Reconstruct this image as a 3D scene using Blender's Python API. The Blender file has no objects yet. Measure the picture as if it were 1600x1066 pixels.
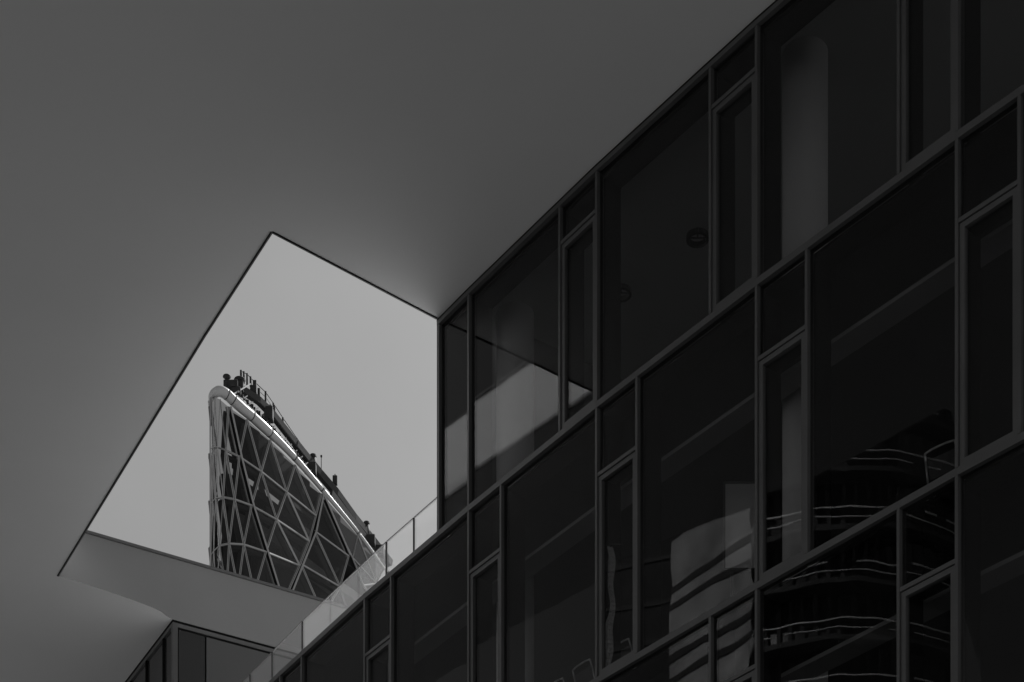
import bpy, bmesh, math, random
from mathutils import Vector, Matrix
random.seed(7)
S = bpy.context.scene
COL = S.collection
R = math.radians

# ------------------------------------------------------------------ camera
F, CX, YH, EYE = 3000.0, 800.0, 2545.0, 1.6      # focal length, principal column, horizon row (1600 px wide plate), eye height
cd = bpy.data.cameras.new('camera')
cam = bpy.data.objects.new('camera', cd); COL.objects.link(cam)
cam.location = (0, 0, EYE); cam.rotation_euler = (R(90), 0, 0)
cd.sensor_width = 36.0; cd.lens = 36.0 * F / 1600.0
cd.shift_y = (YH - 533.0) / 1600.0
cd.clip_start = 0.1; cd.clip_end = 5000
S.camera = cam

# ------------------------------------------------------------------ sky, sun, exposure
SUN_AZ = math.atan2(0.58, 0.815)     # clockwise from +Y
SUN_EL = R(48)
W = bpy.data.worlds.new('World'); S.world = W; W.use_nodes = True
nt = W.node_tree; nt.nodes.clear()
sky = nt.nodes.new('ShaderNodeTexSky'); sky.sky_type = 'NISHITA'; sky.sun_disc = False
sky.sun_elevation = SUN_EL; sky.sun_rotation = SUN_AZ
sky.air_density = 1.0; sky.dust_density = 1.2; sky.ozone_density = 1.0
sep = nt.nodes.new('ShaderNodeSeparateColor')
mx = nt.nodes.new('ShaderNodeMath'); mx.operation = 'MULTIPLY'; mx.inputs[1].default_value = 0.62
mg = nt.nodes.new('ShaderNodeMath'); mg.operation = 'MULTIPLY_ADD'; mg.inputs[1].default_value = 0.38
bg = nt.nodes.new('ShaderNodeBackground'); bg.inputs['Strength'].default_value = 0.108
wo = nt.nodes.new('ShaderNodeOutputWorld')
L = nt.links.new
L(sky.outputs['Color'], sep.inputs['Color'])
L(sep.outputs['Red'], mx.inputs[0]); L(sep.outputs['Green'], mg.inputs[0]); L(mx.outputs[0], mg.inputs[2])
tcs = nt.nodes.new('ShaderNodeTexCoord'); cn = nt.nodes.new('ShaderNodeTexNoise')     # thin even veil of high cloud, all over the sky
cn.inputs['Scale'].default_value = 4.0; cn.inputs['Detail'].default_value = 5; cn.inputs['Roughness'].default_value = .55
cr_ = nt.nodes.new('ShaderNodeMapRange'); cr_.inputs['From Min'].default_value = .3; cr_.inputs['From Max'].default_value = .7
cr_.inputs['To Min'].default_value = .93; cr_.inputs['To Max'].default_value = 1.07
cm = nt.nodes.new('ShaderNodeMath'); cm.operation = 'MULTIPLY'
L(tcs.outputs['Generated'], cn.inputs['Vector']); L(cn.outputs['Fac'], cr_.inputs['Value'])
L(mg.outputs[0], cm.inputs[0]); L(cr_.outputs[0], cm.inputs[1]); L(cm.outputs[0], bg.inputs['Color']); L(bg.outputs[0], wo.inputs['Surface'])

sd = bpy.data.lights.new('sun', 'SUN'); sd.energy = 5.0; sd.angle = R(0.5)
sun = bpy.data.objects.new('sun', sd); COL.objects.link(sun)
sdir = Vector((math.sin(SUN_AZ) * math.cos(SUN_EL), math.cos(SUN_AZ) * math.cos(SUN_EL), math.sin(SUN_EL)))
sun.rotation_euler = sdir.to_track_quat('Z', 'Y').to_euler()
sun.location = (60, 40, 90)

S.view_settings.view_transform = 'Standard'; S.view_settings.look = 'None'
S.view_settings.exposure = 0.0; S.view_settings.gamma = 1.0; S.view_settings.use_curve_mapping = False
S.cycles.use_denoising = True
S.cycles.max_bounces = 10; S.cycles.transparent_max_bounces = 24; S.cycles.diffuse_bounces = 6
S.cycles.sample_clamp_indirect = 6.0

# ------------------------------------------------------------------ materials (all neutral: the place is seen in black and white)
def new_mat(name):
    m = bpy.data.materials.new(name); m.use_nodes = True; m.node_tree.nodes.clear(); return m
def solid(name, v, rough=0.6, metal=0.0, noise=0.06, scale=3.0, bump=0.0, bscale=60.0, spec=0.5):
    m = new_mat(name); t = m.node_tree; l = t.links.new
    o = t.nodes.new('ShaderNodeOutputMaterial'); b = t.nodes.new('ShaderNodeBsdfPrincipled')
    g = t.nodes.new('ShaderNodeNewGeometry')
    n = t.nodes.new('ShaderNodeTexNoise'); n.inputs['Scale'].default_value = scale; n.inputs['Detail'].default_value = 6
    l(g.outputs['Position'], n.inputs['Vector'])
    r = t.nodes.new('ShaderNodeMapRange'); r.inputs['From Min'].default_value = .25; r.inputs['From Max'].default_value = .75
    r.inputs['To Min'].default_value = v * (1 - noise); r.inputs['To Max'].default_value = v * (1 + noise)
    l(n.outputs['Fac'], r.inputs['Value']); l(r.outputs[0], b.inputs['Base Color'])
    b.inputs['Roughness'].default_value = rough; b.inputs['Metallic'].default_value = metal
    b.inputs['Specular IOR Level'].default_value = spec
    if bump:
        n2 = t.nodes.new('ShaderNodeTexNoise'); n2.inputs['Scale'].default_value = bscale; n2.inputs['Detail'].default_value = 4
        l(g.outputs['Position'], n2.inputs['Vector'])
        bn = t.nodes.new('ShaderNodeBump'); bn.inputs['Strength'].default_value = bump; bn.inputs['Distance'].default_value = .01
        l(n2.outputs['Fac'], bn.inputs['Height']); l(bn.outputs[0], b.inputs['Normal'])
    l(b.outputs[0], o.inputs['Surface']); return m
def glass(name, tint, f0=0.04, wave=0.0, wscale=1.1, haze=0.0, haze_v=0.7):
    m = new_mat(name); t = m.node_tree; l = t.links.new
    o = t.nodes.new('ShaderNodeOutputMaterial')
    tr = t.nodes.new('ShaderNodeBsdfTransparent'); tr.inputs['Color'].default_value = (tint, tint, tint, 1)
    gl = t.nodes.new('ShaderNodeBsdfGlossy'); gl.inputs['Roughness'].default_value = 0.0
    lw = t.nodes.new('ShaderNodeLayerWeight'); lw.inputs['Blend'].default_value = .5
    p = t.nodes.new('ShaderNodeMath'); p.operation = 'POWER'; p.inputs[1].default_value = 5
    l(lw.outputs['Facing'], p.inputs[0])
    ma = t.nodes.new('ShaderNodeMath'); ma.operation = 'MULTIPLY_ADD'; ma.inputs[1].default_value = 1 - f0; ma.inputs[2].default_value = f0
    l(p.outputs[0], ma.inputs[0])
    if wave:
        g = t.nodes.new('ShaderNodeNewGeometry'); n = t.nodes.new('ShaderNodeTexNoise')
        n.inputs['Scale'].default_value = wscale; n.inputs['Detail'].default_value = 1.0
        l(g.outputs['Position'], n.inputs['Vector'])
        bn = t.nodes.new('ShaderNodeBump'); bn.inputs['Distance'].default_value = wave; bn.inputs['Strength'].default_value = 1
        l(n.outputs['Fac'], bn.inputs['Height']); l(bn.outputs[0], gl.inputs['Normal'])
    mix = t.nodes.new('ShaderNodeMixShader')
    l(ma.outputs[0], mix.inputs[0]); l(tr.outputs[0], mix.inputs[1]); l(gl.outputs[0], mix.inputs[2])
    out = mix
    if haze:  # milky white scatter mixed into the glass to brighten it
        df = t.nodes.new('ShaderNodeBsdfDiffuse'); df.inputs['Color'].default_value = (haze_v,) * 3 + (1,)
        tl = t.nodes.new('ShaderNodeBsdfTranslucent'); tl.inputs['Color'].default_value = (haze_v,) * 3 + (1,)
        m1 = t.nodes.new('ShaderNodeMixShader'); m1.inputs[0].default_value = .5
        l(df.outputs[0], m1.inputs[1]); l(tl.outputs[0], m1.inputs[2])
        m2 = t.nodes.new('ShaderNodeMixShader'); m2.inputs[0].default_value = haze
        l(mix.outputs[0], m2.inputs[1]); l(m1.outputs[0], m2.inputs[2]); out = m2
    l(out.outputs[0], o.inputs['Surface']); return m

M = dict(
    soffit=solid('soffit_render', .80, .85, noise=.025, scale=.35, bump=.05, bscale=25),
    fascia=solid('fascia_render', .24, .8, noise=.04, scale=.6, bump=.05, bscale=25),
    frame=solid('grey_powder_coat', .088, .42, noise=.14, scale=1.3),
    trim=solid('dark_trim', .12, .5, noise=.05),
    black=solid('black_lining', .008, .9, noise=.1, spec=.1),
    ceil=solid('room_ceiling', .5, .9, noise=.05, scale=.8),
    conc=solid('concrete_column', .85, .8, noise=.06, scale=2),
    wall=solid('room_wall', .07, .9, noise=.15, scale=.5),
    bulk=solid('bulkhead_lining', .24, .8, noise=.05),
    slab=solid('slab_concrete', .25, .85, noise=.08),
    paving=solid('pale_paving', .80, .8, noise=.15, scale=.8, bump=.2),
    ground=solid('plaza_paving', .168, .85, noise=.2, scale=.15, bump=.2, bscale=8),
    board=solid('board_white', .75, .5, noise=.03),
    wingp=solid('wing_panel', .10, .35, noise=.05, scale=.7),
    wingd=solid('wing_dark_panel', .035, .15, noise=.1, scale=.7),
    lamp=solid('lamp_ring_black', .01, .4),
    chrome=solid('chair_chrome', .75, .3, metal=.6),
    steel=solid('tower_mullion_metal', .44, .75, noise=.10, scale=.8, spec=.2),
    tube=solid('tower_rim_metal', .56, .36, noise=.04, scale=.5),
    joint=solid('joint_rubber', .02, .8),
    iron=solid('walkway_iron', .03, .75, noise=.25, scale=2.5, bump=.3, bscale=12),
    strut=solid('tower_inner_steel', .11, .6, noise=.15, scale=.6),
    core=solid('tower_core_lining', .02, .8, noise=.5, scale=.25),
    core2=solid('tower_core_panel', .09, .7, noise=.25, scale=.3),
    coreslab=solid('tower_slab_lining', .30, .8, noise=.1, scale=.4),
    bright_hole=solid('bright_hole_white', .8, .4),
    opal=solid('opposite_pale_wall', .40, .8, noise=.5, scale=.35),
    oglass=solid('opposite_dark_glass', .06, .2, noise=.3, scale=.2),
    orail=solid('opposite_white_rail', .95, .35),
    oslab=solid('opposite_slab_edge', .07, .8),
    pane=glass('tinted_window_glass', .74, .030, wave=.0015, wscale=.9),
    rail=glass('railing_glass', .93, .045, wave=.0012, wscale=1.4, haze=.035),  # white haze put into the glass for the railing's reflected brightness
    tglass=glass('tower_glass', .66, .014, wave=.004, wscale=.25),
    tpale=glass('tower_pale_glass', .5, .06, wave=.004, wscale=.25, haze=.05),
)

# ------------------------------------------------------------------ helpers
def emp(name, loc, label, cat, group=None):
    o = bpy.data.objects.new(name, None); COL.objects.link(o); o.location = loc; o.empty_display_size = .3
    o['label'] = label; o['category'] = cat
    if group: o['group'] = group
    return o
def link(name, me, mat, parent=None, smooth=False, bevel=0):
    if mat is not None: me.materials.append(mat)
    if smooth:
        for p in me.polygons: p.use_smooth = True
    o = bpy.data.objects.new(name, me); COL.objects.link(o)
    if parent:
        o.parent = parent
        w = Vector(); q = parent
        while q: w += q.location; q = q.parent
        o.location = -w if not parent.parent else -w + Vector()
    return o
class MB:
    """collects world-space geometry for ONE mesh object"""
    def __init__(s): s.v = []; s.f = []
    def add(s, vs, fs):
        k = len(s.v); s.v += [tuple(v) for v in vs]; s.f += [tuple(i + k for i in f) for f in fs]; return s
    def hexa(s, b, t):
        return s.add(list(b) + list(t), [(3, 2, 1, 0), (4, 5, 6, 7), (0, 1, 5, 4), (1, 2, 6, 5), (2, 3, 7, 6), (3, 0, 4, 7)])
    def prism(s, pts, z0, z1):
        n = len(pts)
        a = sum(pts[i][0] * pts[(i + 1) % n][1] - pts[(i + 1) % n][0] * pts[i][1] for i in range(n))
        if a < 0: pts = pts[::-1]
        s.add([(p[0], p[1], z0) for p in pts] + [(p[0], p[1], z1) for p in pts],
              [tuple(range(n))[::-1], tuple(range(n, 2 * n))] + [(i, (i + 1) % n, n + (i + 1) % n, n + i) for i in range(n)]); return s
    def beam(s, a, b, w, h, up=Vector((0, 0, 1))):
        a = Vector(a); b = Vector(b); d = (b - a).normalized()
        x = d.cross(up)
        if x.length < 1e-4: x = Vector((1, 0, 0))
        x.normalize(); y = x.cross(d).normalized(); x = x * w / 2; y = y * h / 2
        q = [-x - y, x - y, x + y, -x + y]
        return s.hexa([a + k for k in q], [b + k for k in q])
    def cyl(s, a, b, r0, r1=None, n=16):
        r1 = r0 if r1 is None else r1
        a = Vector(a); b = Vector(b); d = (b - a).normalized(); up = Vector((0, 0, 1)) if abs(d.z) < .95 else Vector((1, 0, 0))
        x = d.cross(up).normalized(); y = d.cross(x)
        ra = [a + (x * math.cos(2 * math.pi * i / n) + y * math.sin(2 * math.pi * i / n)) * r0 for i in range(n)]
        rb = [b + (x * math.cos(2 * math.pi * i / n) + y * math.sin(2 * math.pi * i / n)) * r1 for i in range(n)]
        return s.add(ra + rb, [tuple(range(n)), tuple(range(n, 2 * n))[::-1]] + [(i, n + i, n + (i + 1) % n, (i + 1) % n) for i in range(n)])
    def box(s, c, dx, dy, dz):
        x, y, z = c; b = [(x - dx / 2, y - dy / 2), (x + dx / 2, y - dy / 2), (x + dx / 2, y + dy / 2), (x - dx / 2, y + dy / 2)]
        return s.hexa([(p[0], p[1], z - dz / 2) for p in b], [(p[0], p[1], z + dz / 2) for p in b])
    def build(s, name, mat, parent=None, smooth=False, bevel=0):
        me = bpy.data.meshes.new(name); me.from_pydata(s.v, [], s.f); me.validate(); me.update()
        bm = bmesh.new(); bm.from_mesh(me); bmesh.ops.recalc_face_normals(bm, faces=bm.faces)
        if bevel:
            bmesh.ops.bevel(bm, geom=[e for e in bm.edges], offset=bevel, segments=1, affect='EDGES', clamp_overlap=True)
        bm.to_mesh(me); bm.free()
        if smooth:
            me.materials.append(mat)
            for p in me.polygons: p.use_smooth = len(p.vertices) == 4
            o = bpy.data.objects.new(name, me); COL.objects.link(o)
        else:
            me.materials.append(mat); o = bpy.data.objects.new(name, me); COL.objects.link(o)
        if parent:
            o.parent = parent
            w = Vector(); q = parent
            while q: w += q.location; q = q.parent
            o.location = -w
        return o
def at(u, v, Y):                 # plate pixel + distance along the view -> place in the world
    return Vector(((u - CX) / F * Y, Y, (YH - v) / F * Y + EYE))
def atz(u, v, z):                # plate pixel + height above the eye
    return at(u, v, F * z / (YH - v))
def V2(p): return Vector((p[0], p[1]))

# ------------------------------------------------------------------ setting: ground
g = MB(); g.prism([(-1500, -1500), (1500, -1500), (1500, 1500), (-1500, 1500)], -.3, 0)
ground = g.build('pavement', M['ground']); ground['kind'] = 'structure'

# ------------------------------------------------------------------ the glass office building
Z1, Z2, Z3, ZS = 17.7 + EYE, 13.7 + EYE, 9.7 + EYE, 21.24 + EYE
ZT = ZS + 1.28
P = [V2(p) for p in [(-6.001, 38.408), (-4.30, 35.685), (-2.525, 33.012), (-0.679, 30.421), (1.235, 27.852), (3.232, 25.319), (5.296, 22.829), (7.415, 20.417), (9.60, 18.08)]]
NB = len(P) - 1
T = [(P[i + 1] - P[i]).normalized() for i in range(NB)]
N = [Vector((-t.y, t.x)) for t in T]                                # points into the rooms
LEN = [(P[i + 1] - P[i]).length for i in range(NB)]
NV = [N[0]] + [(N[i] + N[i - 1]).normalized() for i in range(1, NB)] + [N[-1]]
def fp(i, s, d): return P[i] + T[i] * s + N[i] * d
def fbox(mb, i, s0, s1, z0, z1, d0, d1):
    q = [fp(i, s0, d0), fp(i, s1, d0), fp(i, s1, d1), fp(i, s0, d1)]
    return mb.hexa([(p.x, p.y, z0) for p in q], [(p.x, p.y, z1) for p in q])
def off(d, i0=0, i1=NB): return [P[i] + NV[i] * d for i in range(i0, i1 + 1)]
TB = .727; TR = .73; TL = .27
B = fp(2, LEN[2] * TB, 0)
office = emp('office_building', (2, 30, 0), 'dark curved glass office building with grey mullions under a white soffit', 'building')

def cell_pane(i, s0, s1, z0, z1, parent=office, d=.035):
    e = [random.uniform(-.0012, .0012) for _ in range(3)]
    m = MB(); c4 = [fp(i, s0, 0), fp(i, s1, 0)]
    f = lambda s, dd, z: Vector((*fp(i, s, dd), z))
    m.hexa([f(s0, d, z0), f(s1, d + e[0], z0), f(s1, d + e[0] + .024, z0), f(s0, d + .024, z0)], [f(s0, d + e[1], z1), f(s1, d + e[0] + e[1], z1), f(s1, d + e[0] + e[1] + .024, z1), f(s0, d + e[1] + .024, z1)])
    return m.build('pane', M['pane'], parent)
def casement(i, s0, s1, z0, z1):
    w = .068; m = MB(); d0, d1 = .0, .075
    fbox(m, i, s0, s1, z0, z0 + w, d0, d1); fbox(m, i, s0, s1, z1 - w, z1, d0, d1)
    fbox(m, i, s0, s0 + w, z0 + w, z1 - w, d0, d1); fbox(m, i, s1 - w, s1, z0 + w, z1 - w, d0, d1)
    c = m.build('casement', M['frame'], office)
    p = MB(); fbox(p, i, s0 + w - .01, s1 - w + .01, z0 + w - .01, z1 - w + .01, .04, .062)
    o = p.build('pane', M['pane'], c); return c
MW = .022     # half width of a mullion
def mullion(i, s, z0, z1, fin=True):
    m = MB(); fbox(m, i, s - MW, s + MW, z0, z1, -.022, .11); m.build('mullion', M['frame'], office)
    if fin:
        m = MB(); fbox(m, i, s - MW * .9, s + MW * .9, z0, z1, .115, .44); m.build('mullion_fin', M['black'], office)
levels = [('A', Z1 + .10, ZS - .11, 'R', .52), ('B', Z2 + .10, Z1, 'L', .95), ('C', Z3 + .10, Z2, 'R', .97)]
for lv, z0, z1, side, hd in levels:
    for i in range(NB):
        if lv == 'A' and i < 2: continue
        Ln = LEN[i]; a = MW; b = Ln - MW
        # vertical mullions at the bay lines
        if not (lv == 'A' and i == 2): mullion(i, 0, z0 - (.0 if lv == 'A' else 0), z1)
        if i == NB - 1: mullion(i, Ln, z0, z1)
        sm = Ln * (TR if side == 'R' else TL)
        mullion(i, sm, z0, z1)
        wide = (a, sm - MW) if side == 'R' else (sm + MW, b)
        nar = (sm + MW, b) if side == 'R' else (a, sm - MW)
        if not (lv == 'A' and i == 2):
            cell_pane(i, wide[0], wide[1], z0, z1)
            zh = z1 - hd
            m = MB(); fbox(m, i, nar[0], nar[1], zh - .055, zh, -.015, .10); m.build('transom', M['frame'], office)
            cell_pane(i, nar[0], nar[1], zh, z1)
            casement(i, nar[0] + .010, nar[1] - .010, z0 + .010, zh - .066)
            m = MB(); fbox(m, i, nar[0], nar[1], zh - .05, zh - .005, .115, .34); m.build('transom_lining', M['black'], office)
        else:
            cell_pane(i, nar[0], nar[1], z0, z1)
        # black head lining behind the glass
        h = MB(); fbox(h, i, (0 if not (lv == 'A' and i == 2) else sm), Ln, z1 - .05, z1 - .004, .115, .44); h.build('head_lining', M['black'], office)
# floor bands (transoms at the slab lines), one per bay
for z, lo in ((Z1, 'A'), (Z2, 'B'), (Z3, 'C')):
    for i in range(NB):
        m = MB(); fbox(m, i, 0, LEN[i] - .001, z, z + .092, -.025, .11); m.build('floor_band', M['frame'], office)
# metal trim and shadow gap below the soffit
for i in range(2, NB):
    s0 = LEN[2] * TB - MW if i == 2 else 0
    m = MB(); fbox(m, i, s0, LEN[i], ZS - .11, ZS - .042, -.03, .11); m.build('head_trim', M['frame'], office)
    m = MB(); fbox(m, i, s0 - .02, LEN[i], ZS - .041, ZS - .003, -.02, .09); m.build('shadow_gap', M['black'], office)
# rooms: slabs, ceilings, rear walls, bulkheads, columns
DEEP = 9.0
def room(z_floor, z_ceil, i0, lead=None, spandrel=True):
    f = off(.46, i0); bck = off(DEEP, i0)
    if lead is not None:
        f[0] = lead + N[i0] * .46; bck[0] = lead + N[i0] * DEEP
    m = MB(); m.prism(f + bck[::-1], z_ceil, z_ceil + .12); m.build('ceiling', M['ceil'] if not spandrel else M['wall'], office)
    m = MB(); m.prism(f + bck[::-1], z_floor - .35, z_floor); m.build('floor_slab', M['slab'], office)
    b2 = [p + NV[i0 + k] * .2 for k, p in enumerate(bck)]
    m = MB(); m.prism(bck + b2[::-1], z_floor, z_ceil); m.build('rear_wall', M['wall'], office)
room(Z1 + .09, ZS + .36, 2, B, spandrel=False)
for i in range(2, NB):
    m = MB(); fbox(m, i, LEN[2] * TB if i == 2 else 0, LEN[i], ZS - .048, ZS + .49, .442, .458); m.build('head_upstand', M['black'], office)
room(Z2 + .09, Z1 - .30, 0)
room(Z3 + .09, Z2 - .30, 0)
for zt in (Z1, Z2):
    for i in range(NB):
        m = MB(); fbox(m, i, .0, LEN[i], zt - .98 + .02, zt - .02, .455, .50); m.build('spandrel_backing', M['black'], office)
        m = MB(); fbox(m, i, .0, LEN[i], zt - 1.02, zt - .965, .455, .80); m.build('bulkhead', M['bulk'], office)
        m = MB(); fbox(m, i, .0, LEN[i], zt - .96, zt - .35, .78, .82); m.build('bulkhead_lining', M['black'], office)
# end wall of the top storey at the terrace corner
m = MB(); q = [B + N[2] * .12, B + N[2] * DEEP, B + N[2] * DEEP + T[2] * .2, B + N[2] * .12 + T[2] * .06]
m.prism(q, Z1 + .1, ZS + .355); m.build('end_wall', M['wall'], office)
for s in (-1,):
    m = MB(); fbox(m, 2, LEN[2] * TB - MW - .012, LEN[2] * TB - MW - .001, Z1 + .1, ZS - .04, -.02, .10); m.build('corner_trim', M['trim'], office)
def ray_off(u, d):               # where the view column u crosses the line d metres inside the glass
    for i in range(NB):
        o = fp(i, 0, d); c = (u - CX) / F
        # k*(c,1) = o + s*T
        den = c * T[i].y - T[i].x
        s = (o.x - c * o.y) / den if abs(den) > 1e-9 else -1
        if -.05 <= s <= LEN[i] + .05: return o + T[i] * s
for u in (805, 1258):
    p = ray_off(u, 1.25)
    for zf, zc in ((Z1 + .09, ZS + .355), (Z2 + .09, Z1 - .3), (Z3 + .09, Z2 - .3)):
        m = MB(); m.cyl((p.x, p.y, zf), (p.x, p.y, zc), .31, n=40); m.build('column', M['conc'], office, smooth=True)
p = ray_off(1720, 1.25)
m = MB(); m.cyl((p.x, p.y, Z1 + .09), (p.x, p.y, ZS + .355), .31, n=40); m.build('column', M['conc'], office, smooth=True)
# vertical guide rail behind the wide window of the middle storey
p = ray_off(1294, .46); m = MB(); m.box((p.x, p.y, (Z2 + Z1 - .9) / 2), .05, .05, Z1 - .98 - Z2 - .1); m.build('guide_rail', M['bulk'], office)
# storeys below the picture, kept plain
m = MB(); m.prism(off(.0) + off(DEEP)[::-1], 0, Z3 - .36); m.build('base_wall', M['wingd'], office)

# canopy with the big opening
A = V2((-3.65, 29.203)); AM = V2((-5.054, 31.56)); Cc = V2((-9.155, 38.736))
D = V2((-7.138, 40.406)); E = V2((-4.602, 41.838))
CD1 = V2((-8.202, 39.37)); CD2 = V2((-7.413, 40.00))
wl = V2((-1.55, 2.68)).normalized(); we = (E - D).normalized()
inner = off(.055, 3)[::-1]      # right end .. bay line 3
fac = inner + [B + N[2] * .055 + T[2] * (-MW), B + T[2] * (-MW) - N[2] * .03]
outer = [V2(p) for p in [(-24, 56), (-16.2, 43.0), (-11.9, 35.06), (-9.5, 30.6), (-8.35, 28.26), (-7.65, 26.43), (-7.05, 24.9), (-5.4, 22.6), (-16.5, 20.0), (-26.0, 17.0), (-26.0, -14.0), (12.0, -14.0)]]  # unseen near part extended outwards to darken the soffit and right bays
tl = lambda x: V2((x, 40.406 + (x + 7.138) * .5735))
kb = [Cc - (CD1 - Cc) * .5, Cc, CD1, CD2, D, D + we * .9]
kx = [-9.55, -9.15, -8.28, -7.45, -7.138, (D + we * .9).x]
def cr(p0, p1, p2, p3, f): return .5 * (2 * p1 + (p2 - p0) * f + (2 * p0 - 5 * p1 + 4 * p2 - p3) * f * f + (3 * p1 - p0 - 3 * p2 + p3) * f ** 3)
bot, topx = [], []
for k in range(1, 4):
    for j in range(6):
        bot.append(cr(kb[k - 1], kb[k], kb[k + 1], kb[k + 2], j / 6)); topx.append(kx[k] + (kx[k + 1] - kx[k]) * j / 6)
bot += [D, D + we * 14]; topx += [D.x, (D + we * 14).x]
sb = Vector((-.15, .26))
poly = fac + [A, AM] + bot[:-1] + [D + wl * 14] + outer
ptop = fac + [A, AM] + [Cc + V2((-.02, .6))] + [tl(x) + sb for x in topx[1:-2]] + [D + V2((-.07, .12)), D + wl * 14] + outer
c = MB(); np_ = len(poly)
c.add([(p.x, p.y, ZS) for p in poly] + [(p.x, p.y, ZT) for p in ptop],
      [tuple(range(np_)), tuple(range(np_, 2 * np_))] + [(i, (i + 1) % np_, np_ + (i + 1) % np_, np_ + i) for i in range(np_)]); canopy = c.build('canopy', M['soffit'], office)
# roof over the rooms
m = MB(); rp = [B + N[2] * .08 + T[2] * .0] + off(.08, 3) + off(DEEP + .3, 3)[::-1] + [B + N[2] * (DEEP + .3)]
m.prism(rp, ZS + .5, ZT - .01); m.build('roof', M['slab'], office)
# dark drip trim round the opening
def strip(name, a, b, o0, o1, z0, z1, mat, parent):
    t = (b - a).normalized(); n = Vector((t.y, -t.x))
    m = MB(); m.prism([a + n * o0, b + n * o0, b + n * o1, a + n * o1], z0, z1); return m.build(name, mat, parent)
B2 = B + T[2] * (-MW) - N[2] * .03
for a, b in ((A, B2), (AM, A), (Cc, AM)):
    # the opening lies on the left of a->b here: positive offsets run into the soffit
    strip('edge_gap', a, b, .012, .026, ZS - .012, ZS - .002, M['black'], office)
    strip('edge_trim', a, b, -.012, .010, ZS - .012, ZS + .06, M['trim'], office)
for a, b in ((A, B2), (AM, A), (Cc, AM)):
    strip('coping', a, b, -.03, .25, ZT + .003, ZT + .05, M['trim'], office)
# upstand wall on the far side of the opening
top = [tl(x) for x in topx]
m = MB(); n = len(bot)
vs = [(p.x, p.y, ZS - .001) for p in bot] + [(p.x, p.y, ZT) for p in top] + [(p.x - .1, p.y + .25, ZS + .3) for p in top] + [(p.x - .1, p.y + .25, ZT) for p in top]
fs = []
for k in range(n - 1):
    fs += [(4 * n + k, 4 * n + k + 1, 5 * n + k + 1, 5 * n + k), (n + k, n + k + 1, 3 * n + k + 1, 3 * n + k), (3 * n + k, 3 * n + k + 1, 2 * n + k + 1, 2 * n + k), (2 * n + k, 2 * n + k + 1, k + 1, k)]
fs += [(0, n, 3 * n, 2 * n), (n - 1, 2 * n - 1, 4 * n - 1, 3 * n - 1)]
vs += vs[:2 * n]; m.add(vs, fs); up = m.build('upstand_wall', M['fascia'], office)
for pl in up.data.polygons:
    if min(pl.vertices) >= 4 * n: pl.use_smooth = True
a, b = top[0] + V2((-.3, -.18)), top[-1]
strip('coping', a, b, .035, -.30, ZT + .003, ZT + .055, M['trim'], office)
# terrace on the roof of the middle storey
tp = [fp(0, 0, .12), fp(1, 0, .12), fp(2, 0, .12), B + N[2] * .12 + T[2] * (-.05)]
bk = [B + N[2] * 13 + T[2] * (-.05), fp(2, 0, 13), fp(1, 0, 13), fp(0, 0, 13)]
m = MB(); m.prism(tp + bk, Z1 + .001, Z1 + .095); m.build('terrace', M['paving'], office)

# ------------------------------------------------------------------ glass railing along the terrace edge
railing = emp('glass_railing', (-3, 34, Z1 + .1), 'frameless clear glass railing along the terrace edge beside the opening', 'railing')
SB = .45
us = [688, 648, 605, 561, 517, 473.7, 426.6, 392, 367]
rp = []
for u in us: rp.append(ray_off(u, SB))
ZR = 0
for k in range(len(us) - 1):
    a, b = rp[k], rp[k + 1]; t = (b - a).normalized(); n = Vector((-t.y, t.x))
    zr = 18.83 + EYE
    a2, b2 = a + t * .012, b - t * .012
    m = MB(); m.prism([a2, b2, b2 + n * .02, a2 + n * .02], Z1 + .1, zr); m.build('glass_panel', M['rail'], railing)
    m = MB(); m.prism([a2 - n * .002, b2 - n * .002, b2 + n * .022, a2 + n * .022], zr + .001, zr + .014); m.build('top_cap', M['trim'], railing)
    m = MB(); m.prism([a2 - n * .02, b2 - n * .02, b2 + n * .04, a2 + n * .04], Z1 + .097, Z1 + .17); m.build('base_channel', M['frame'], railing)
    if us[k] in (648, 605, 473.7, 426.6, 392):
        m = MB(); m.prism([a - t * .010, a + t * .010, a + t * .010 + n * .03, a - t * .010 + n * .03], Z1 + .1, zr); m.build('joint', M['joint'], railing)

# ------------------------------------------------------------------ wing below the canopy, left
wing = emp('corner_wing', (D.x, D.y, 0), 'flat grey panelled corner block under the far end of the soffit', 'building')
q = [D + we * 0, D + we * 14, D + we * 14 + wl * 13, D + wl * 13]
inn = [D + we * .14 + wl * .14, D + we * 13.9 + wl * .14, D + we * 13.9 + wl * 12.9, D + we * .14 + wl * 12.9]
m = MB(); m.prism(inn, 0, ZS - .01); m.build('inner_wall', M['black'], wing)
def wbox(name, o, t, s0, s1, z0, z1, d0, d1, mat):
    # d measured inwards from the wall line
    n = Vector((-t.y, t.x)) if t is we else Vector((t.y, -t.x))
    a = [o + t * s0 + n * d0, o + t * s1 + n * d0, o + t * s1 + n * d1, o + t * s0 + n * d1]
    mb = MB(); mb.prism(a, z0, z1); return mb.build(name, mat, wing)
m = MB(); m.prism([D + we * .06 + wl * .06, D + we * 14, D + we * 14 + wl * 13, D + wl * 13 + we * .06], ZS + .004, ZT - .02); m.build('roof', M['slab'], wing)
wbox('corner_post', D, we, .0, .11, 0, ZS - .05, -.0, .11, M['frame'])
wbox('head_gap', D, we, .0, 14, ZS - .045, ZS - .002, .012, .12, M['black'])
wbox('head_rail', D, we, .11, 14, ZS - .125, ZS - .047, .01, .12, M['trim'])
wbox('head_gap', D, we, .12, 14, ZS - .165, ZS - .127, .03, .12, M['black'])
js = [.12, .74, 3.3, 5.9, 8.5, 11.1, 13.9]
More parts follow.
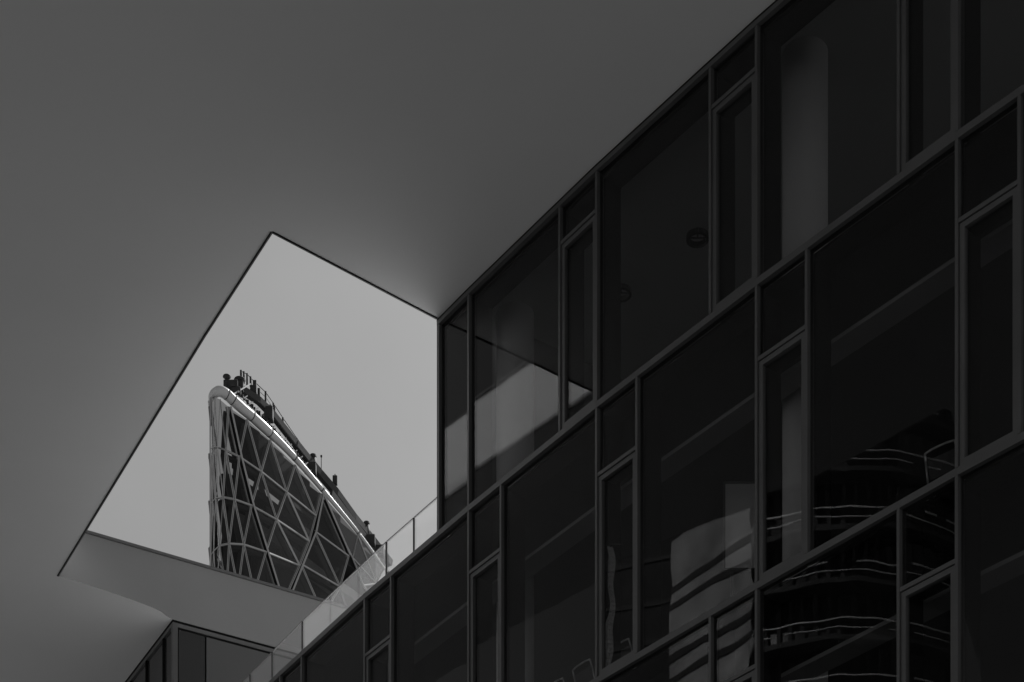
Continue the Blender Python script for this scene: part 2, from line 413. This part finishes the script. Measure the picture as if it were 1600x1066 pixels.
for k in range(len(js) - 1):
    for z0, z1 in ((ZS - 3.4, ZS - .167), (ZS - 7, ZS - 3.43), (.05, ZS - 7.03)):
        wbox('wall_panel', D, we, js[k] + .02, js[k + 1] - .02, z0, z1, .03, .12, M['wingp'] if k else M['wingd'])
wbox('head_gap', D, wl, .0, 13, ZS - .045, ZS + .003, -.006, .10, M['black'])
wbox('head_rail', D, wl, .02, 13, ZS - .125, ZS - .047, .0, .10, M['trim'])
js = [.1, .62, 1.7, 2.75, 3.8, 4.9, 6.0, 7.1, 8.2, 9.3, 10.4, 11.5, 12.6]
for k in range(len(js) - 1):
    wbox('dark_pane', D, wl, js[k] + .03, js[k + 1] - .03, .05, ZS - .14, .04, .09, M['wingd'])
    wbox('mullion', D, wl, js[k + 1] - .028, js[k + 1] + .028, .05, ZS - .13, -.0, .09, M['black'])

# ------------------------------------------------------------------ things in the rooms
def ring_lamp(u, v, label, zc):
    z = zc - EYE - .16; p = atz(u, v, z)
    t = emp('ring_lamp', (p.x, p.y, p.z), label, 'lamp', 'ring lamps below the room ceilings')
    m = MB(); n = 20
    for k in range(n):
        a0, a1 = 2 * math.pi * k / n, 2 * math.pi * (k + 1) / n
        m.beam((p.x + .15 * math.cos(a0), p.y + .15 * math.sin(a0), p.z), (p.x + .15 * math.cos(a1), p.y + .15 * math.sin(a1), p.z), .05, .07)
    m.build('ring', M['lamp'], t)
    m = MB(); m.cyl((p.x, p.y, p.z), (p.x, p.y, zc), .012, n=8); m.beam((p.x - .15, p.y, p.z), (p.x + .15, p.y, p.z), .015, .015)
    m.build('hanger', M['lamp'], t)
ring_lamp(1090, 372, 'larger black ring lamp on the top storey ceiling, left of the bright pale column', ZS + .36)
ring_lamp(970, 458, 'small black ring lamp low in the wide top storey pane between both columns', ZS + .36)
# pale board behind the middle storey window
bd = emp('white_board', tuple(at(1158, 889, 28.0)), 'pale upright board standing behind the middle storey window', 'board')
Yb = 28.2
b0, b1 = at(1133, 889, Yb), at(1212, 757, Yb)
m = MB(); m.box(((b0.x + b1.x) / 2, Yb, (b0.z + b1.z) / 2), b1.x - b0.x, .03, b1.z - b0.z); m.build('face', M['board'], bd)
m = MB()
for x in (b0.x - .015, b1.x + .015): m.box((x, Yb - .005, (b0.z + b1.z) / 2), .03, .05, b1.z - b0.z + .06)
for z in (b0.z - .015, b1.z + .015): m.box(((b0.x + b1.x) / 2, Yb - .005, z), b1.x - b0.x, .05, .03)
m.build('frame', M['frame'], bd)
m = MB(); zf = Z2 + .09
for x in (b0.x + .1, b1.x - .1): m.box((x, Yb + .04, (zf + b0.z) / 2), .04, .04, b0.z - zf)
m.build('leg', M['frame'], bd)

# tubular chairs standing by the middle storey windows
def bend(mb, pts, r):
    for a, b in zip(pts, pts[1:]): mb.cyl(a, b, r, n=8)
def chair(u, d, label, turn=0.0):
    p = ray_off(u, d); z = Z2 + .09
    i = min(range(NB), key=lambda k: (fp(k, LEN[k] / 2, d) - p).length)
    t2 = Matrix.Rotation(turn, 2) @ T[i]; n2 = Vector((-t2.y, t2.x))
    q = lambda x, y, h: Vector((p.x, p.y, z + h)) + Vector((t2.x, t2.y, 0)) * x + Vector((n2.x, n2.y, 0)) * y
    t = emp('tubular_chair', (p.x, p.y, z), label, 'chair', 'tubular chairs by the middle storey windows')
    for sx in (-.22, .22):
        m = MB(); bend(m, [q(sx, 0, 0), q(sx, .02, .30), q(sx, .03, .52), q(sx * .98, -.03, .74), q(sx * .95, -.07, .86)], .014); m.build('back_upright', M['chrome'], t, smooth=True)
        m = MB(); bend(m, [q(sx, .44, 0), q(sx, .42, .44), q(sx, .02, .46)], .014); m.build('front_leg', M['chrome'], t, smooth=True)
    m = MB(); bend(m, [q(-.21, -.07, .86), q(-.1, -.075, .875), q(.1, -.075, .875), q(.21, -.07, .86)], .013); m.build('top_rail', M['chrome'], t, smooth=True)
    m = MB(); m.hexa([q(-.2, .02, .455), q(.2, .02, .455), q(.2, .42, .455), q(-.2, .42, .455)], [q(-.2, .02, .485), q(.2, .02, .485), q(.2, .42, .485), q(-.2, .42, .485)]); m.build('seat', M['lamp'], t)
    m = MB(); m.hexa([q(-.19, .02, .56), q(.19, .02, .56), q(.19, .035, .56), q(-.19, .035, .56)], [q(-.19, -.045, .78), q(.19, -.045, .78), q(.19, -.03, .78), q(-.19, -.03, .78)]); m.build('backrest', M['lamp'], t)
chair(872, .75, 'slim tubular chair left of the other chair behind the window at the bottom edge')
chair(914, .72, 'slim tubular chair just left of the tall window with the hanging curtain')
chair(974, .80, 'slim tubular chair behind the narrow window with the hanging curtain')
chair(1473, .70, 'slim tubular chair behind the far right wide middle storey pane', .15)
# narrow curtain behind the narrow middle storey window
pc = ray_off(950.5, .17); zc0, zc1 = Z2 + .16, at(951, 852, pc.y).z
cu = emp('narrow_curtain', (pc.x, pc.y, zc1), 'narrow pale curtain hanging behind the narrow middle storey window', 'curtain')
m = MB(); nn = 26
for k in range(nn):
    f0, f1 = k / nn, (k + 1) / nn
    g0, g1 = [Vector((pc.x + .05 * math.sin(f * 4.2) + .02 * math.sin(f * 17), pc.y + .05 * math.cos(f * 3), zc1 + (zc0 - zc1) * f)) for f in (f0, f1)]
    w0, w1 = [.05 + .015 * math.sin(f * 9 + 1) + (.07 * max(0, f - .85)) for f in (f0, f1)]
    for sgn in (-1, 0, 1):
        o0, o1 = Vector((sgn * w0 * .7, .02 * sgn * sgn, 0)), Vector((sgn * w1 * .7, .02 * sgn * sgn, 0))
        m.cyl(g0 + o0, g1 + o1, w0 * .42, w1 * .42, 10)
m.build('cloth', M['board'], cu, smooth=True)
m = MB(); m.beam((pc.x - .2, pc.y + .03, zc1 + .02), (pc.x + .2, pc.y + .03, zc1 + .02), .025, .025)
m.cyl((pc.x, pc.y + .03, zc1 + .02), (pc.x, pc.y + .03, Z1 - .32), .008, n=6); m.build('curtain_rail', M['lamp'], cu)

# ------------------------------------------------------------------ the diagrid tower seen through the opening
PU = [(327.5, 705), (329, 700), (333, 699), (340, 698.7), (347, 700), (353, 703.5), (374, 714), (408, 737), (447.8, 769), (492, 805), (531, 831), (560, 855), (590, 881), (606, 896)]
def Yt(u):
    u = max(PU[0][0], min(PU[-1][0], u))
    for (a, va), (b, vb) in zip(PU, PU[1:]):
        if a <= u <= b:
            v = va + (vb - va) * (u - a) / (b - a); return 160 * 1846.3 / (YH - v)
def tn(u, v, dy=0): return at(u, v, Yt(u) + dy)
tower = emp('diagrid_tower', (-16, 170, 0), 'tall glass tower with a triangulated steel grid and slanting rounded rim', 'tower')
rows = [
 [(329.2, 620), (331, 620), (336, 620.5), (344, 624.5), (357, 636), (386, 656), (422, 688), (461, 727), (502.5, 772)],
 [(329.2, 702), (333, 699.3), (340, 698.9), (353, 703.5), (374, 714), (408, 737), (447.8, 769), (493.5, 806)],
 [(329.2, 788), (332, 784), (336.5, 778.6), (348.5, 777), (366.5, 780.5), (393, 790), (432, 812), (483, 846)],
 [(329.2, 868), (334, 861), (343.3, 852.5), (358, 849.7), (381, 851), (415.5, 862.5), (468, 884)],
 [(329.2, 940), (338, 930), (354, 924), (372, 921), (397, 926), (441, 945)],
]
rmod = [[(502.5, 772)], [(491, 829.6), (544.6, 869)], [(470, 881.3), (531.2, 917.2)], [(449, 935), (505, 962), (552, 988)]]
fmod = [[(502.5, 772), (559, 837), (599, 890)], [(551, 872), (588, 912)], [(568, 915), (592, 950)]]
lmod = [(357, 636), (374, 714), (393, 790), (415.5, 862.5), (441, 945)]
dbl = set()
def key(a, b): return (a, b) if a < b else (b, a)
dbl |= {key(a, b) for a, b in zip(lmod, lmod[1:])}
dbl |= {key((502.5, 772), (491, 829.6)), key((491, 829.6), (470, 881.3)), key((470, 881.3), (449, 935)), key((502.5, 772), (544.6, 869))}
tris, edges = [], {}
def zipr(a, b, pale=False):
    i = j = 0
    while i < len(a) - 1 or j < len(b) - 1:
        adv_a = j == len(b) - 1 or (i < len(a) - 1 and a[i + 1][0] < b[j + 1][0])
        if adv_a: tri = (a[i], a[i + 1], b[j]); i += 1
        else: tri = (a[i], b[j + 1], b[j]); j += 1
        tris.append((tri, pale))
        for p, q in ((tri[0], tri[1]), (tri[1], tri[2]), (tri[2], tri[0])): edges[key(p, q)] = pale
for k in range(4): zipr(rows[k], rows[k + 1])
for k in range(3): zipr(rmod[k], rmod[k + 1])
for k in range(2): zipr(fmod[k], fmod[k + 1], True)
# strip that joins the left field to the right field
for k in range(3):
    pass
left_edge = [(502.5, 772), (493.5, 806), (483, 846), (468, 884)]
def outn(p): return Vector((.25, -1, 0)).normalized()
for tri, pale in tris:
    a, b, c3 = [tn(*p) for p in tri]; n = (b - a).cross(c3 - a)
    if n.length < 1e-6: continue
    n.normalize()
    if n.y > 0: n = -n
    ctr = (a + b + c3) / 3
    q = [ctr + (x - ctr) * .995 for x in (a, b, c3)]
    m = MB(); m.add(q + [x - n * .05 for x in q], [(0, 1, 2), (5, 4, 3), (0, 3, 4, 1), (1, 4, 5, 2), (2, 5, 3, 0)])
    m.build('glass_panel', M['tpale'] if pale else M['tglass'], tower)
for (p, q), pale in edges.items():
    a, b = tn(*p), tn(*q)
    if (a - b).length < .15: continue
    if (p in rows[0] and q in rows[0]) or (p in fmod[0] and q in fmod[0]): continue
    n = outn(p)
    mid = (p[0] + q[0]) / 2
    ring_ = any(p in r_ and q in r_ for r_ in rows + rmod)
    if mid < 330.5 and not pale: continue
    w = .07 if mid < 350 else (.13 if ring_ else .18)
    if pale: w = .10
    if key(p, q) in dbl:
        d = (b - a).normalized(); sv = d.cross(n).normalized() * .20
        m = MB(); m.beam(a + sv + n * .03, b + sv + n * .03, .15, .10, n); m.beam(a - sv + n * .03, b - sv + n * .03, .15, .10, n); m.build('mullion', M['steel'], tower)
        m = MB(); m.beam(a - n * .04, b - n * .04, .27, .14, n); m.build('joint_strip', M['black'], tower)
    else:
        m = MB(); m.beam(a - n * .02, b - n * .02, w * .95, .16, n)
        m.build('mullion', M['steel'], tower)
        if mid > 345:
            m = MB(); m.beam(a + n * .055, b + n * .055, w * .22, .03, n); m.build('cap_groove', M['joint'], tower)
    if not pale and mid > 352:
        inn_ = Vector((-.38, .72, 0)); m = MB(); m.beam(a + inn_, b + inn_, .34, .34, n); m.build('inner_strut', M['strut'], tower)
m = MB(); a, b = tn(329.0, 622), tn(329.0, 960); m.cyl(Vector((a.x, a.y, a.z)), Vector((a.x, a.y, 86)), .09, n=12); m.build('edge_mullion', M['steel'], tower, smooth=True)
# rim tube in jointed lengths
rim = [(329.5, 626, .20, 2.0), (331, 619.5, .28, .8), (335.5, 614.5, .36, 0), (344, 611.5, .42, 0), (354, 616.5, .43, 0), (364, 625.5, .42, 0), (378, 638, .41, 0), (393, 650.3, .40, 0), (407, 663, .40, 0), (421, 676, .38, 0), (440, 694, .31, 0), (460, 715, .27, 0), (482, 740, .235, 0), (503, 764.5, .21, 0), (530, 796.5, .18, 0), (559, 832, .16, 0), (580, 861, .18, 0), (601, 890, .14, 0)]
rimp = [(tn(u, v, .25 + dy), r) for u, v, r, dy in rim]
def crom(k, f):
    p0, p1, p2, p3 = [rimp[max(0, min(len(rimp) - 1, k + j))] for j in (-1, 0, 1, 2)]
    h = lambda a, b, c, d: .5 * (2 * b + (c - a) * f + (2 * a - 5 * b + 4 * c - d) * f * f + (3 * b - a - 3 * c + d) * f ** 3)
    return h(p0[0], p1[0], p2[0], p3[0]), h(p0[1], p1[1], p2[1], p3[1])
fine = [crom(k, j / 6) for k in range(len(rimp) - 1) for j in range(6)] + [rimp[-1]]
def rring(i, n=28, grow=0):
    p, r = fine[i]; t = (fine[min(i + 1, len(fine) - 1)][0] - fine[max(i - 1, 0)][0]).normalized()
    x = t.cross(Vector((0, 0, 1))).normalized(); y = t.cross(x)
    return [p + (x * math.cos(2 * math.pi * j / n) + y * math.sin(2 * math.pi * j / n)) * (r + grow) for j in range(n)]
cuts = [0, 24, 30, 42, 54, 66, 78, 90, len(fine) - 1]
for a, b in zip(cuts, cuts[1:]):
    m = MB(); vs = []; n = 28
    for i in range(a, b + 1): vs += rring(i)
    m.add(vs, [(i * n + j, i * n + (j + 1) % n, (i + 1) * n + (j + 1) % n, (i + 1) * n + j) for i in range(b - a) for j in range(n)] + [tuple(range(n)), tuple(range((b - a) * n, (b - a + 1) * n))])
    m.build('rim_tube', M['tube'], tower, smooth=True)
    if b < len(fine) - 1:
        p, r = fine[b]; t = (fine[b + 1][0] - fine[b - 1][0]).normalized()
        m = MB(); m.cyl(p - t * .03, p + t * .03, r + .012, n=28); m.build('rim_joint', M['joint'], tower, smooth=True)
# back of the rim, roof deck, interior
front = [V2(tn(u, 700)) for u, v in PU]
br = front[-1]; fl = front[0]
back = [V2(p) for p in [(-4.5, 187.0), (-4.0, 194), (-9, 200), (-17, 200), (-24, 193), (-27.8, 182), (-26.9, 172), (fl.x - .25, 166)]]
ring = front + back
zl = tn(344, 611).z; zr_ = tn(601, 890).z
bpts = [front[-1]] + back + [front[0]]
prev = None
nb = len(bpts)
for k, p in enumerate(bpts):
    z = zr_ + (zl - .6 - zr_) * k / (nb - 1)
    c3 = Vector((p.x, p.y, z))
    if prev is not None:
        m = MB(); m.cyl(prev, c3, .15, .15, 16); m.build('rim_tube', M['tube'], tower, smooth=True)
        m = MB(); m.hexa([Vector((prev.x, prev.y, 88)), Vector((c3.x, c3.y, 88)), Vector((c3.x + .05, c3.y + .08, 88)), Vector((prev.x + .05, prev.y + .08, 88))],
                         [prev + Vector((0, 0, -.2)), c3 + Vector((0, 0, -.2)), c3 + Vector((.05, .08, -.2)), prev + Vector((.05, .08, -.2))]); m.build('back_panel', M['tglass'], tower)
        nn = 4
        for j in range(nn):
            z0 = 88 + (prev.z - 88.4) * j / nn; z1 = 88 + (c3.z - 88.4) * (j + 1) / nn
            m = MB(); m.beam(Vector((prev.x, prev.y, z0)), Vector((c3.x, c3.y, z1)), .2, .2); m.build('back_strut', M['core'], tower)
            m = MB(); m.beam(Vector((prev.x, prev.y, z1)), Vector((c3.x, c3.y, z0)), .2, .2); m.build('back_strut', M['core'], tower)
    prev = c3
cen = sum(ring, V2((0, 0))) / len(ring)
def inset(f): return [cen + (p - cen) * f for p in ring]
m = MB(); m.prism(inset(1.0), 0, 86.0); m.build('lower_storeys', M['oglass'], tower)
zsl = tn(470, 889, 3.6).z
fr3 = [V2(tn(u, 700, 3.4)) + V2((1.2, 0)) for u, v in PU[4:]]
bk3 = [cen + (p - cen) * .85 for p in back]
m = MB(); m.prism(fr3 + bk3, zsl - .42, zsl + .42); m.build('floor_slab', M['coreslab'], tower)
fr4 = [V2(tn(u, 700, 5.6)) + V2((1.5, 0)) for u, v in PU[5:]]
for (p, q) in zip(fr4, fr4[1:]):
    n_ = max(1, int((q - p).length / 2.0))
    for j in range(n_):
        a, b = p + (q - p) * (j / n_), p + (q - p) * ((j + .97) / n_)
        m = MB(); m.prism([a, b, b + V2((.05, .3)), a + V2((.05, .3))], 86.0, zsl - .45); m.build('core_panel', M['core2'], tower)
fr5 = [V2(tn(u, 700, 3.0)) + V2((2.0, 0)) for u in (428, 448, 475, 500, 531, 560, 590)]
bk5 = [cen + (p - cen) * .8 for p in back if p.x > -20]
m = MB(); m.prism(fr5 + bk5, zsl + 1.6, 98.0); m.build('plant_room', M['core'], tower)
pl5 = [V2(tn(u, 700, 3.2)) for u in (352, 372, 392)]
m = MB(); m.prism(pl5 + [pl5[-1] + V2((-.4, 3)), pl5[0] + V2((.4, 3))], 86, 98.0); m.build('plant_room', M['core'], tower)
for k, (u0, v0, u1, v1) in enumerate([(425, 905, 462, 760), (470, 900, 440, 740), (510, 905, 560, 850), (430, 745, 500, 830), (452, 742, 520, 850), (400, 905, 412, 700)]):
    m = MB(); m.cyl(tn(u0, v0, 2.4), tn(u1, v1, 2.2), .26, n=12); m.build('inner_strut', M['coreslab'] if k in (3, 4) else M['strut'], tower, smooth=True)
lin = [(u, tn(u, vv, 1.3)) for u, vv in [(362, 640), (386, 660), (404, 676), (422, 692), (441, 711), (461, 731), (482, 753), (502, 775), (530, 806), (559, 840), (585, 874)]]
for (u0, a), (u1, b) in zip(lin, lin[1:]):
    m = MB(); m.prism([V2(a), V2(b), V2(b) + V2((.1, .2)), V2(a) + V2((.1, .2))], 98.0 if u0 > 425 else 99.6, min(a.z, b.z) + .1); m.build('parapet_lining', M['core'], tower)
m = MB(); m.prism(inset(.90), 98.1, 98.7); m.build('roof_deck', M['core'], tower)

# walkway carried above the rim
walk = emp('rooftop_walkway', tuple(tn(430, 660, 1.5)), 'dark steel service walkway with handrail running down the tower rim', 'walkway')
wp = [(379, 610), (404, 626), (425, 647), (444, 671), (462, 694), (482, 719), (500, 741), (525, 770), (553, 809), (580, 842), (610, 881)]
WD = 1.6
for k in range(len(wp) - 1):
    a, b = tn(*wp[k], WD), tn(*wp[k + 1], WD)
    w_, h_ = (.46, .55) if k < 4 else (.5, .62)
    m = MB(); m.beam(a, b, w_, h_); m.build('deck_beam', M['iron'], walk)
    m = MB(); m.beam(a + Vector((0, -.30, .22)), b + Vector((0, -.30, .22)), .06, .08); m.beam(a + Vector((0, -.34, -.26)), b + Vector((0, -.34, -.26)), .08, .12); m.build('edge_flange', M['iron'], walk)
hr = [(376.5, 580), (386, 584.6), (393, 592), (404, 602.5), (415, 612.7), (427, 630), (442, 653), (464, 685), (484, 712.5)]
for k in range(len(hr) - 1):
    m = MB(); m.cyl(tn(*hr[k], WD + .5), tn(*hr[k + 1], WD + .5), .035, n=8); m.build('handrail', M['iron'], walk)
    if k >= 3:
        m = MB(); m.cyl(tn(hr[k][0], hr[k][1] + 8, WD + .5), tn(hr[k + 1][0], hr[k + 1][1] + 8, WD + .5), .02, n=6); m.build('mid_rail', M['iron'], walk)
for u, v0, v1, w in [(376.5, 579, 592, .16), (381, 581, 599, .14), (386, 584, 602, .14), (391.5, 589, 604, .15), (415, 612, 632, .16), (427, 630, 646, .14), (442, 653, 674, .15), (464, 685, 695, .13)]:
    m = MB(); m.box(tuple((tn(u, v0, WD + .5) + tn(u, v1, WD + .5)) / 2), w, w, (v1 - v0) * .0555); m.build('post', M['iron'], walk)
m = MB(); m.beam(tn(364, 616.5, .4), tn(391, 600, 1.2), .10, .10); m.build('stay_rod', M['tube'], walk)
m = MB(); m.box(tuple(tn(361, 602, 1.5)), 1.2, .7, .55); m.box(tuple(tn(376, 605, 1.4)), .50, .6, .8); m.box(tuple(tn(369, 611, 1.2)), .8, .6, .4); m.box(tuple(tn(352, 604.5, 1.5)), .22, .5, .6); m.build('winch_box', M['iron'], walk, bevel=.04)
m = MB(); m.box(tuple(tn(398, 602, 1.9)), .3, .3, .75); m.box(tuple(tn(404.5, 614, 1.9)), .22, .3, .7); m.box(tuple(tn(396, 609, 1.8)), .55, .4, .6); m.build('control_box', M['iron'], walk, bevel=.03)
m = MB(); m.box(tuple(tn(420, 648, 1.4)), .75, .9, 1.05); m.box(tuple(tn(428, 641, 1.6)), .25, .4, .75); m.build('carriage', M['iron'], walk, bevel=.05)
m = MB(); m.box(tuple(tn(487, 733, 1.4)), .8, .9, .9); m.box(tuple(tn(480, 737, .9)), .5, .4, .35); m.box(tuple(tn(488, 742, .9)), .2, .4, .6); m.build('carriage', M['iron'], walk, bevel=.05)
m = MB(); m.box(tuple(tn(576, 845, 1.2)), 1.2, .9, .8); m.box(tuple(tn(590, 862, 1.2)), 1.2, .9, .9); m.build('carriage', M['iron'], walk, bevel=.05)
# toothed rack, brackets and white boxes imitating bright holes along the walkway: many small alike pieces, one part each
tp = [(372, 616), (392, 636), (416, 660.5), (440, 687.5), (465, 714), (480, 733)]
m = MB()
for (u, v), (u2, v2) in zip(tp, tp[1:]):
    m.beam(tn(u, v - 2, .9), tn(u2, v2 - 2, .9), .05, .08)
    for j in range(9):
        f = (j + random.uniform(-.2, .2)) / 9
        m.box(tuple(tn(u + (u2 - u) * f, v + (v2 - v) * f - random.uniform(1, 4), .9)), random.uniform(.08, .2), .15, random.uniform(.12, .34))
rk = m.build('rack', M['iron'], walk); rk['kind'] = 'stuff'
m = MB()
for j in range(14):
    f = j / 13; u, v = 372 + (484 - 372) * f, 612 + (735 - 612) * f
    m.beam(tn(u, v + 1, .4), tn(u + 6, v - 3, 1.3), .06, .08)
bk_ = m.build('bracket', M['iron'], walk); bk_['kind'] = 'stuff'
m = MB()
for j in range(18):  # solid white boxes stand in for light showing through beam holes
    f = j / 17; u, v = 518 + (598 - 518) * f, 775 + (878 - 775) * f
    m.box(tuple(tn(u + random.uniform(-.5, .5), v + 1, .95)), .09, .1, .12)
st = m.build('bright_hole', M['bright_hole'], walk); st['kind'] = 'stuff'
m = MB(); m.beam(tn(517, 772, 1.1), tn(600, 880, 1.1), .3, .75); m.build('side_plate', M['iron'], walk)
# vents, mast and floodlight fixed along the walkway
def vent(u, v0, v1, w, hw, label):
    a, b = tn(u, v1, WD), tn(u, v0, WD)
    t = emp('vent_pipe', tuple(a), label, 'vent', 'vent pipes along the rooftop walkway')
    m = MB(); m.cyl(a, b - Vector((0, 0, .2)), w, n=16); m.build('pipe', M['iron'], t, smooth=True)
    m = MB(); m.cyl(b - Vector((0, 0, .22)), b - Vector((0, 0, .04)), w, hw, 16); m.cyl(b - Vector((0, 0, .04)), b + Vector((0, 0, .05)), hw, hw * .9, 16); m.build('cap', M['iron'], t, smooth=True)
vent(354.5, 588.5, 601, .16, .35, 'small flared vent pipe at the high tip of the tower rim')
vent(374.5, 593.5, 608, .30, .50, 'squat wide-capped vent pipe at the head of the walkway')
vent(421.5, 636, 656, .27, .29, 'stout vent pipe beside the handrail posts on the upper walkway')
vent(489.5, 712, 735, .28, .32, 'stout vent pipe where the handrail ends, left of the thin mast')
vent(573, 817, 842, .27, .31, 'lowest vent pipe near the foot of the rim above the glass railing')
ma_ = emp('thin_mast', tuple(tn(502, 738, WD)), 'thin antenna mast standing on the tower walkway', 'antenna')
m = MB(); m.cyl(tn(502, 742, WD), tn(502, 713, WD), .035, n=8); m.build('pole', M['iron'], ma_)
m = MB(); m.cyl(tn(502, 714.2, WD), tn(502, 711.8, WD), .09, n=10); m.build('tip', M['iron'], ma_)
fl_ = emp('floodlight', tuple(tn(523.5, 762, WD)), 'boxy floodlight on a short stand at the outer side of the walkway', 'floodlight')
m = MB(); m.box(tuple(tn(523.5, 751, WD)), .42, .4, .78); m.build('housing', M['iron'], fl_, bevel=.04)
m = MB(); m.cyl(tn(523.5, 768, WD), tn(523.5, 741, WD), .05, n=8); m.build('stand', M['iron'], fl_)

# ------------------------------------------------------------------ buildings across the plaza: only their reflections show in the panes
rt = emp('round_tower', (-95, 26.5, 0), 'dark round building with white balcony rails mirrored in the lower right panes', 'building')
cx, cy = -95, 26.5
m = MB(); m.cyl((cx, cy, 0), (cx, cy, 92), 8.7, n=64); m.build('glazing', M['oglass'], rt, smooth=True)
def tor(mb, r, z, w, h, n=72, seg=0):
    rr_ = random.Random(seg); gap = [rr_.random() < .12 for _ in range(n)]
    for k in range(n):
        if gap[k]: continue
        a0, a1 = 2 * math.pi * k / n, 2 * math.pi * (k + 1) / n
        q = [(r - w, a0), (r, a0), (r, a1), (r - w, a1)]
        b = [(cx + rr * math.cos(a), cy + rr * math.sin(a)) for rr, a in q]
        mb.hexa([(x, y, z) for x, y in b], [(x, y, z + h) for x, y in b])
for f in range(12, 28):
    z = f * 3.3
    m = MB(); m.cyl((cx, cy, z), (cx, cy, z + .3), 10, n=72); m.build('balcony_slab', M['oslab'], rt)
    m = MB(); tor(m, 9.95, z + 1.25, .07, .07, seg=f); tor(m, 9.95, z + .72, .05, .05, seg=f + 5); m.build('handrail', M['orail'], rt)
    for k in range(18): pass
m = MB()
for k in range(72):
    a = 2 * math.pi * k / 72
    m.box((cx + 8.75 * math.cos(a), cy + 8.75 * math.sin(a), 46), .25, .25, 92)
m.build('fin', M['oslab'], rt)
pb = emp('pale_block', (-140, 38, 0), 'pale flat-sided block with dark window bands mirrored in the lower middle panes', 'building')
fa, fb = V2((-130, 47.2)), V2((-114, 27))
ft = (fb - fa).normalized(); fn = Vector((ft.y, -ft.x)); fn = fn if fn.x < 0 else -fn
m = MB(); m.prism([fa, fb, fb + fn * 18, fa + fn * 18], 0, 125); m.build('wall', M['opal'], pb)
for f in range(4, 20):
    for dz in (0, 1.7):
        m = MB(); m.prism([fa + ft * .02 - fn * .08, fb - ft * .02 - fn * .08, fb - ft * .02 + fn * .05, fa + ft * .02 + fn * .05], f * 6.0 + 2.3 + dz, f * 6.0 + 2.85 + dz); m.build('window_band', M['oglass'], pb)
db = emp('dark_block', (-147, 52, 0), 'dark office block mirrored beside the pale block in the lower panes', 'building')
m = MB(); m.prism([(-160, 47.5), (-135, 47.5), (-136, 56), (-161, 56)], 0, 130); m.build('wall', M['oglass'], db)
for f in range(6, 36):
    m = MB(); m.prism([(-135.05, 47.7), (-134.93, 47.7), (-135.9, 55.8), (-136.0, 55.8)], f * 3.6, f * 3.6 + .4); m.build('floor_edge', M['oslab'], db)
